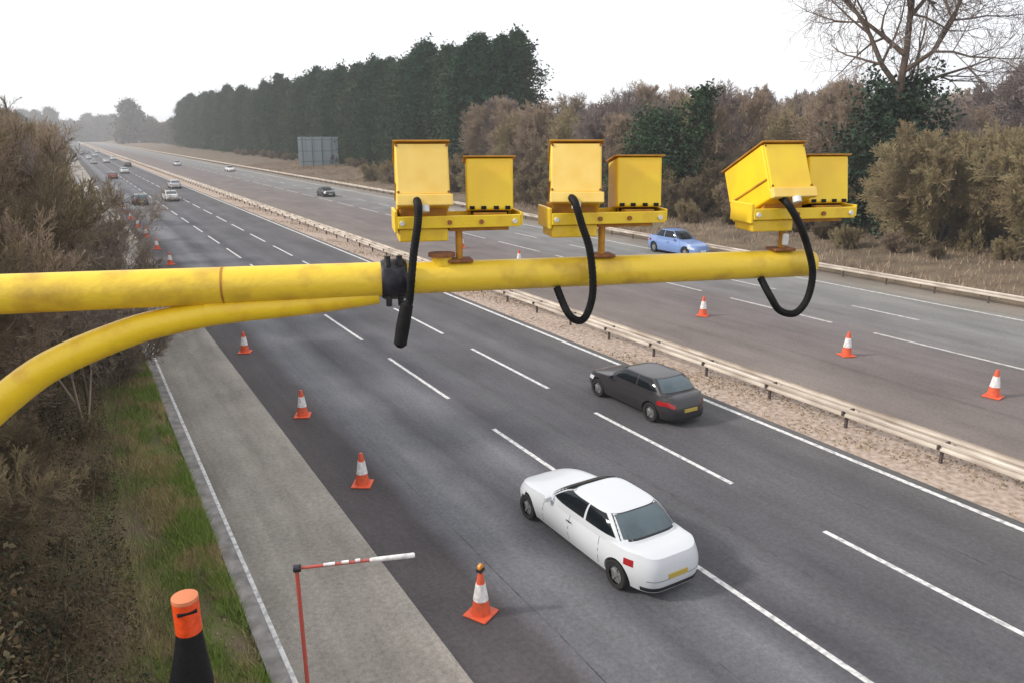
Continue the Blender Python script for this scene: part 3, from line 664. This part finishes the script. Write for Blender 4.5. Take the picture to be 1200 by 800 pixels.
    MB().box(-hw*.8,hw*.8,-hl+.5,hl-.5,.16,.24).build('underbody', M['trim'], t_)
    return t_
white = paint('white_car_paint', (.56,.575,.60))
wc_ = car('car', white, L=5.3, W=1.96, belt=.94, roof=1.43, boot=1.02, cab=(-2.0,1.2), roofy=(-1.1,.15))
wc_.location = (9.92, 12.68, .005); wc_.rotation_euler[2] = math.radians(.8)
tag(wc_, 'white saloon car driving away in the middle lane beside the nearest cone', 'car')
dc = car('car', paint('dark_grey_car_paint', (.024,.022,.025), .3), L=4.45, W=1.80, belt=.92, roof=1.40, boot=1.0, cab=(-1.9,1.0), roofy=(-1.15,.15), tl=(22,68))
dc.scale = (1.07,1.10,1.03); dc.location = (16.95, 19.45, .005); tag(dc, 'dark grey saloon car with reddish tail driving away beside the central reservation', 'car')
bl = car('car', paint('blue_car_paint', (.17,.26,.50)), L=4.7, W=1.85, roof=1.5, boot=1.05)
bl.scale = (1.12,1.25,1.3); bl.location = (42.3, 45.2, .005); bl.rotation_euler[2] = math.pi; tag(bl, 'blue car coming towards us on the far carriageway behind the right cameras', 'car')
def recolour(src, m, loc, rz, label, group=None):
    o = copy_tree(src); o.location = loc; o.rotation_euler[2] = rz
    old = src.children[0].data.materials[0] if False else [c for c in src.children if c.name.startswith('body')][0].data.materials[0]
    for c in o.children:
        for s_ in c.material_slots:
            if s_.material == old:
                s_.link = 'OBJECT'; s_.material = m
    return tag(o, label, 'car', group)
silver = paint('silver_car_paint', (.42,.43,.45)); black_p = paint('black_car_paint', (.02,.02,.025)); redp = paint('maroon_car_paint', (.22,.03,.03)); wht = paint('plain_white_paint',(.6,.6,.6))
G1, G2 = 'distant cars driving away', 'distant cars coming towards us'
recolour(dc, black_p, (8.6,117,.005), 0, 'distant black car in the left lanes, nearest of the far traffic', G1)
recolour(wc_, wht, (13.1,122,.005), 0, 'distant white car just right of the distant black car', G1)
recolour(dc, silver, (17.0,150,.005), 0, 'distant silver car nearest the central reservation on our side', G1)
recolour(dc, redp, (9.2,190,.005), 0, 'distant maroon car in the left lanes beyond the black one', G1)
recolour(wc_, wht, (13.2,215,.005), 0, 'white car in the middle lane beyond the maroon one, far up the road', G1)
recolour(dc, black_p, (17.1,260,.005), 0, 'tiny dark car furthest away in the lane by the reservation', G1)
recolour(dc, silver, (9.0,290,.005), 0, 'tiny silver car furthest away in the left lanes', G1)
for i_,(x_,y_) in enumerate([(13.2,300),(9.3,345),(17,330),(13,390),(9.2,440),(17,470)]):
    recolour(wc_, wht, (x_,y_,.005), 0, 'tiny white car among the far off cars where the near lanes vanish', G1)
recolour(dc, black_p, (35.3,118,.005), math.pi, 'small dark car on the far carriageway left of the left camera pair', G2)
recolour(wc_, wht, (44.0-6,212,.005), math.pi, 'small white car on the far carriageway left of the big sign', G2)
recolour(dc, silver, (31,260,.005), math.pi, 'tiny silver car on the far carriageway, furthest of the oncoming ones', G2)

# ------------------------------------------------------------------ yellow outreach arm on its mast
A0 = Vector((-.3078, 3.8078, 8.74)); D = Vector((.94942,-.31402,0)); NRM = Vector((.31402,.94942,0))
def ap(s_, off=0, z=0): return A0 + D*s_ + NRM*off + Vector((0,0,z))
SM = -2.2
arm = empty('cantilever_gantry', ap(SM)-Vector((0,0,8.74))); tag(arm, 'long weathered yellow steel arm with a curved brace reaching over the motorway', 'mast arm')
def aw(mb, name, m, **k):        # build in world coordinates, keep them local to the arm's foot
    f_ = arm.location; mb.v = [(v[0]-f_.x, v[1]-f_.y, v[2]-f_.z) for v in mb.v]; return mb.build(name, m, arm, **k)
aw(MB().tube([ap(SM,z=-8.74+zt(-2.4)), ap(SM,z=-4), ap(SM,z=.3)], [.16,.14,.11], 24), 'mast', M['yellow_pipe'], smooth=True)
aw(MB().tube([ap(SM+s_*.1) for s_ in range(0,38)]+[ap(1.63)], [.093-.011*i/38 for i in range(39)], 32), 'main_pipe', M['yellow_pipe'], smooth=True)
aw(MB().tube([ap(.905,z=0),ap(.915,z=0)], .0855, 32), 'weld_ring', M['dark_orange'], smooth=True)
aw(MB().tube([ap(1.72), ap(2.6), ap(3.5), ap(3.872), ap(3.895)], [.0755,.074,.0725,.072,.060], 32), 'outer_pipe', M['yellow_pipe'], smooth=True)
cl = aw(MB().tube([ap(1.615),ap(1.63),ap(1.72),ap(1.735)], [.088,.097,.097,.086], 24), 'pipe_clamp', M['blackmetal'], smooth=True)
for s_, z_ in ((1.645,.09),(1.70,.09),(1.645,-.10),(1.70,-.10)):
    b = MB().tube([ap(s_,-.06,z_-.018),ap(s_,-.06,z_+.03)], .014, 6); f_ = arm.location; b.v = [(v[0]-f_.x, v[1]-f_.y, v[2]-f_.z) for v in b.v]; b.build('bolt', M['blackmetal'], cl)
bp_ = [(-2.15,6.4,.076),(-1.9,6.75,.076),(-1.4,7.27,.076),(-.9,7.66,.076),(-.442,7.924,.075),(-.240,8.111,.074),(-.080,8.252,.072),(.150,8.412,.069),(.484,8.545,.065),(.70,8.594,.062),(.832,8.615,.060)]
def cat(P_, sub=5):     # smooth the brace path
    out = []
    for i in range(len(P_)-1):
        p0,p1,p2,p3 = P_[max(i-1,0)],P_[i],P_[i+1],P_[min(i+2,len(P_)-1)]
        for k_ in range(sub):
            t = k_/sub; out.append(tuple(.5*((2*b)+(-a+c)*t+(2*a-5*b+4*c-d)*t*t+(-a+3*b-3*c+d)*t**3) for a,b,c,d in zip(p0,p1,p2,p3)))
    return out+[P_[-1]]
q = cat(bp_); aw(MB().tube([ap(a,0,z-8.74) for a,z,r in q], [r for a,z,r in q], 28), 'brace_pipe', M['yellow'], smooth=True)
q = cat([(.825,8.618,.063),(1.0,8.628,.058),(1.15,8.634,.056),(1.35,8.646,.052),(1.60,8.668,.045)])
aw(MB().tube([ap(a,0,z-8.74) for a,z,r in q], [r for a,z,r in q], 28), 'brace_tip', M['dark_orange' if False else 'yellow'], smooth=True)
aw(MB().tube([ap(1.905,0,.06),ap(1.905,0,.10)],.05,18), 'mount_boss', M['yellow'], smooth=True)
aw(MB().tube([ap(1.905,0,.101),ap(1.905,0,.116)],.065,18), 'mount_cap', M['rust'], smooth=True)

# camera pairs
def box_body(w, h, L, taper=.0):
    b = MB(); b.box(-w/2,w/2,0,L,-h/2,h/2); return b
def camera_unit(s_, yaw, tilt, label, pale, yaw2=None, stub=.0, big_dx=-.165, small_dx=.155, zoff=0):
    u = empty('camera_pair', ap(s_, 0, .073), math.atan2(D.y, D.x)); tag(u, label, 'traffic camera', 'average speed camera pairs on the arm')
    MB().tube([(stub,0,-.012),(stub,0,.19)], .017, 16).build('stub_post', M['dark_orange'], u, smooth=True)
    MB().box(stub-.06,stub+.06,-.05,.05,.0,.014).build('foot_plate', M['rust'], u, bevel=.004)
    if stub < -.05: MB().box(stub-.016,stub+.016,-.046,-.024,.03,.09).build('cable_gland', M['white'], u, bevel=.008)
    z0 = .178
    tr = MB().box(-.29,.29,-.04,.16,z0,z0+.012); tr.box(-.29,.29,-.055,-.04,z0-.012,z0+.045); tr.box(-.29,.29,.16,.172,z0-.012,z0+.045)
    tr.box(-.305,-.29,-.05,.17,z0-.03,z0+.07); tr.box(.29,.302,-.05,.17,z0-.005,z0+.055)
    tray = tr.build('tray', M['yellow'], u, bevel=.004)
    for x in (-.27,-.05,.10,.26): MB().tube([(x,-.055,z0+.015),(x,-.068,z0+.015)], .011, 8).build('bolt', M['white'] if x in (-.27,.26) else M['rust'], u)
    MB().box(big_dx-.11,big_dx+.11,0.0,.13,z0+.013,z0+.085).build('bracket', M['dark_orange'], u, bevel=.004)
    MB().box(small_dx-.08,small_dx+.08,.0,.11,z0+.013,z0+.05).build('bracket', M['dark_orange'], u, bevel=.004)
    MB().box(-.285,-.055,-.035,.15,z0-.075,z0-.014).build('junction_box', M['yellow'], u, bevel=.008)
    MB().box(-.05,.24,-.02,.13,z0-.032,z0-.014).build('stiffener', M['dark_orange'], u, bevel=.004)
    # main housing
    hgt, wid, Ln = .29, .246, .38
    T = Matrix.Translation((big_dx, -.02, z0+.235)) @ Matrix.Rotation(yaw,4,'Z') @ Matrix.Rotation(-tilt,4,'X')
    def part(mb, name, m, par=u, bv=.006, **k):
        mb.v = [tuple(T@Vector(v)) for v in mb.v]; return mb.build(name, m, par, bevel=bv, **k)
    hs = part(MB().box(-wid/2,wid/2,0.012,Ln,-hgt/2,hgt/2), 'housing', M['yellow_box'], bv=.010)
    part(MB().box(-wid/2+.004,wid/2-.004,-.004,.011,-hgt/2+.05,hgt/2-.006), 'rear_cover', M['yellow_pale'] if pale else M['yellow_box'], hs, .005)
    part(MB().box(-wid/2-.002,wid/2+.010,-.018,.0105,-hgt/2-.004,-hgt/2+.048), 'rear_lip', M['yellow_pale'], hs, .005)
    part(MB().box(-wid/2-.008,wid/2+.008,-.012,Ln+.015,hgt/2+.002,hgt/2+.010), 'sunshield', M['dark_orange'], hs, .003)
    part(MB().box(-wid/2-.006,-wid/2-.001,.02,Ln-.02,-.045,-.037), 'seam', M['dark_orange'], hs, 0)
    part(MB().box(-wid/2+.03,wid/2-.03,Ln-.004,Ln+.004,-hgt/2+.04,hgt/2-.04), 'front_window', M['lens'], hs, 0)
    part(MB().tube([(0,-.02,-hgt/2-.006),(0,-.02,-hgt/2-.035)], .022, 14), 'gland', M['white'], hs, 0)
    for sx in (-1,1):
        for sz in (-.085,.13): part(MB().tube([(sx*.115,-.0045,sz),(sx*.115,-.009,sz)], .006, 8), 'screw', M['rust'], hs, 0)
    # illuminator
    T = Matrix.Translation((small_dx, .02, z0+.05+.125)) @ Matrix.Rotation(yaw if yaw2 is None else yaw2,4,'Z') @ Matrix.Rotation(-tilt*.45,4,'X')
    hs2 = part(MB().box(-.112,.112,0,.27,-.115,.13), 'lamp_housing', M['yellow_box'], bv=.012)
    part(MB().box(-.126,.126,-.008,.275,.132,.139), 'sunshield', M['dark_orange'], hs2, .003)
    part(MB().box(-.10,.10,.266,.274,-.09,.10), 'front_window', M['lens'], hs2, 0)
    part(MB().box(-.09,.09,.03,.2,-.135,-.116), 'lamp_foot', M['black'], hs2, .003)
    for sx in (-.085,-.03,.03,.085): part(MB().box(sx-.012,sx+.012,-.006,0,-.112,-.095), 'vent', M['black'], hs2, 0)
    return u, T
yaw_base = lambda bx: 0
rd = math.radians
camera_unit(1.99, rd(-2.5), rd(17), 'left camera pair, pale yellow box and smaller bright box, beside the black clamp', True, rd(-8), stub=0)
camera_unit(2.725, rd(-14), rd(17), 'middle camera pair, pale yellow box and smaller bright box, above the hooked cable', True, rd(-10), stub=-.02, small_dx=.175)
camera_unit(3.79, rd(4), rd(25), 'right camera pair at the arm end, turned to show its bright yellow side', False, rd(-4), stub=-.09, big_dx=-.10, small_dx=.165)

def cable(pts, r, label, name='cable'):
    q = cat(pts, 26); o = MB().tube(q, [r*(1.0 if i_%3 else .92) for i_ in range(len(q))], 12).build(name, M['black'], smooth=True)
    tag(o, label, 'cable', 'black cables hanging from the cameras'); return o
def ip(px, py, off):     # a point in front of the arm, listed as place along the arm and height
    return tuple(ap(px, off, py))
def hang(lst, label, r=.019):
    return cable([tuple(ap(a, o_, z)) for a, o_, z in lst], r, label)
CB = []
hang([(1.79,-.06,.37),(1.79,-.12,.349),(1.784,-.14,.273),(1.759,-.14,.126),(1.736,-.13,-.073),(1.728,-.13,-.09)], 'straight black cable hanging from the left camera pair in front of the clamp')
o = MB().tube([tuple(ap(1.727,-.13,-.09)),tuple(ap(1.722,-.13,-.10)),tuple(ap(1.70,-.13,-.20)),tuple(ap(1.684,-.13,-.285)),tuple(ap(1.68,-.13,-.30))],[.019,.030,.033,.031,.015],14).build('cable_sleeve', M['black'], smooth=True)
par = [c for c in C.objects if c.name == 'cable'][0]; o.parent = par
hang([(2.527,-.05,.37),(2.527,-.12,.35),(2.555,-.14,.254),(2.601,-.14,.118),(2.624,-.13,-.071),(2.601,-.12,-.19),(2.558,-.12,-.222),(2.50,-.12,-.176),(2.464,-.05,-.066)], 'hooked black cable looping under the arm from the middle camera pair')
hang([(3.644,-.05,.35),(3.644,-.12,.32),(3.703,-.14,.226),(3.766,-.14,.103),(3.816,-.13,-.032),(3.808,-.12,-.168),(3.746,-.12,-.243),(3.655,-.12,-.225),(3.593,-.12,-.149),(3.568,-.05,-.062)], 'hooked black cable looping round the tip of the arm from the right camera pair')

# ------------------------------------------------------------------ red post with an arm, black post with an orange head, litter
rp = tag(empty('marker_post', (2.34,10.75,0), -.33), 'slim red post with a red and white arm reaching over the hard shoulder', 'height post')
MB().tube([(0.02,0,-.1),(0,0,2.70)], .035, 14).build('post', M['redpost'], rp, smooth=True)
MB().tube([(-.05,0,2.74),(.07,0,2.74)], .062, 14).build('joint', M['blackmetal'], rp, smooth=True, bevel=.01)
ar = MB().tube([(.07,0,2.74),(1.15,0,2.745)], .026, 12).build('arm', M['redpost'], rp, smooth=True)
for a, c in ((.42,.60),(.70,.82),(.92,1.0)): MB().tube([(a,0,2.74+(a-.07)*.028),(c,0,2.74+(c-.07)*.028)], .029, 12).build('white_band', M['conewhite'], ar, smooth=True)
MB().tube([(1.15,0,2.745),(1.20,0,2.7452),(1.86,0,2.75),(1.88,0,2.75)], [.028,.040,.044,.030], 14).build('arm_tip', M['conewhite'], rp, smooth=True)

bp2 = tag(empty('marker_post', (.62,9.7,.2)), 'black post with a bright orange cylindrical head on the verge grass', 'marker post')
MB().tube([(-.10,0,-.4),(-.10,0,.2),(-.06,0,1.9),(-.015,0,2.45),(0,0,2.72)], [.34,.34,.29,.20,.165], 26).build('post', M['black'], bp2, smooth=True)
MB().tube([(0,0,2.72),(0,0,3.20)], .17, 28).build('orange_head', mat('orange_reflector',(.85,.09,.015),.4,spec=.5,col2=(.70,.06,.01),scale=14), bp2, smooth=True)
MB().tube([(0,0,3.20),(0,0,3.25),(0,0,3.27)], [.175,.17,.10], 28).build('cap', mat('faded_orange',(.62,.20,.09),.6), bp2, smooth=True)
MB().box(-.13,.12,-.176,-.12,3.06,3.10).build('slot', M['black'], bp2, bevel=.01)

wl_ = MB().lathe([(.02,0),(.10,.01),(.12,.05),(.09,.07),(.03,.075)], 14).build('litter', M['white'], smooth=True); wl_.location = (.10, 12.0, .32); wl_.scale = (1.2,.8,1)
tag(wl_, 'small white scrap of litter in the grass left of the orange topped post', 'litter')

# ------------------------------------------------------------------ haze: one closed box of pale air
hz = bpy.data.materials.new('haze_air'); hz.use_nodes = True; n = hz.node_tree.nodes; n.clear()
o_ = n.new('ShaderNodeOutputMaterial'); v_ = n.new('ShaderNodeVolumePrincipled')
v_.inputs['Color'].default_value = (.93,.94,.97,1); v_.inputs['Density'].default_value = .00042; v_.inputs['Anisotropy'].default_value = .2
hz.node_tree.links.new(v_.outputs['Volume'], o_.inputs['Volume'])
h = MB().box(-3050,4050,-70,9050,-1.2,46).build('haze', hz); tag(h, 'pale even haze filling the air over the motorway', 'haze', kind='stuff')
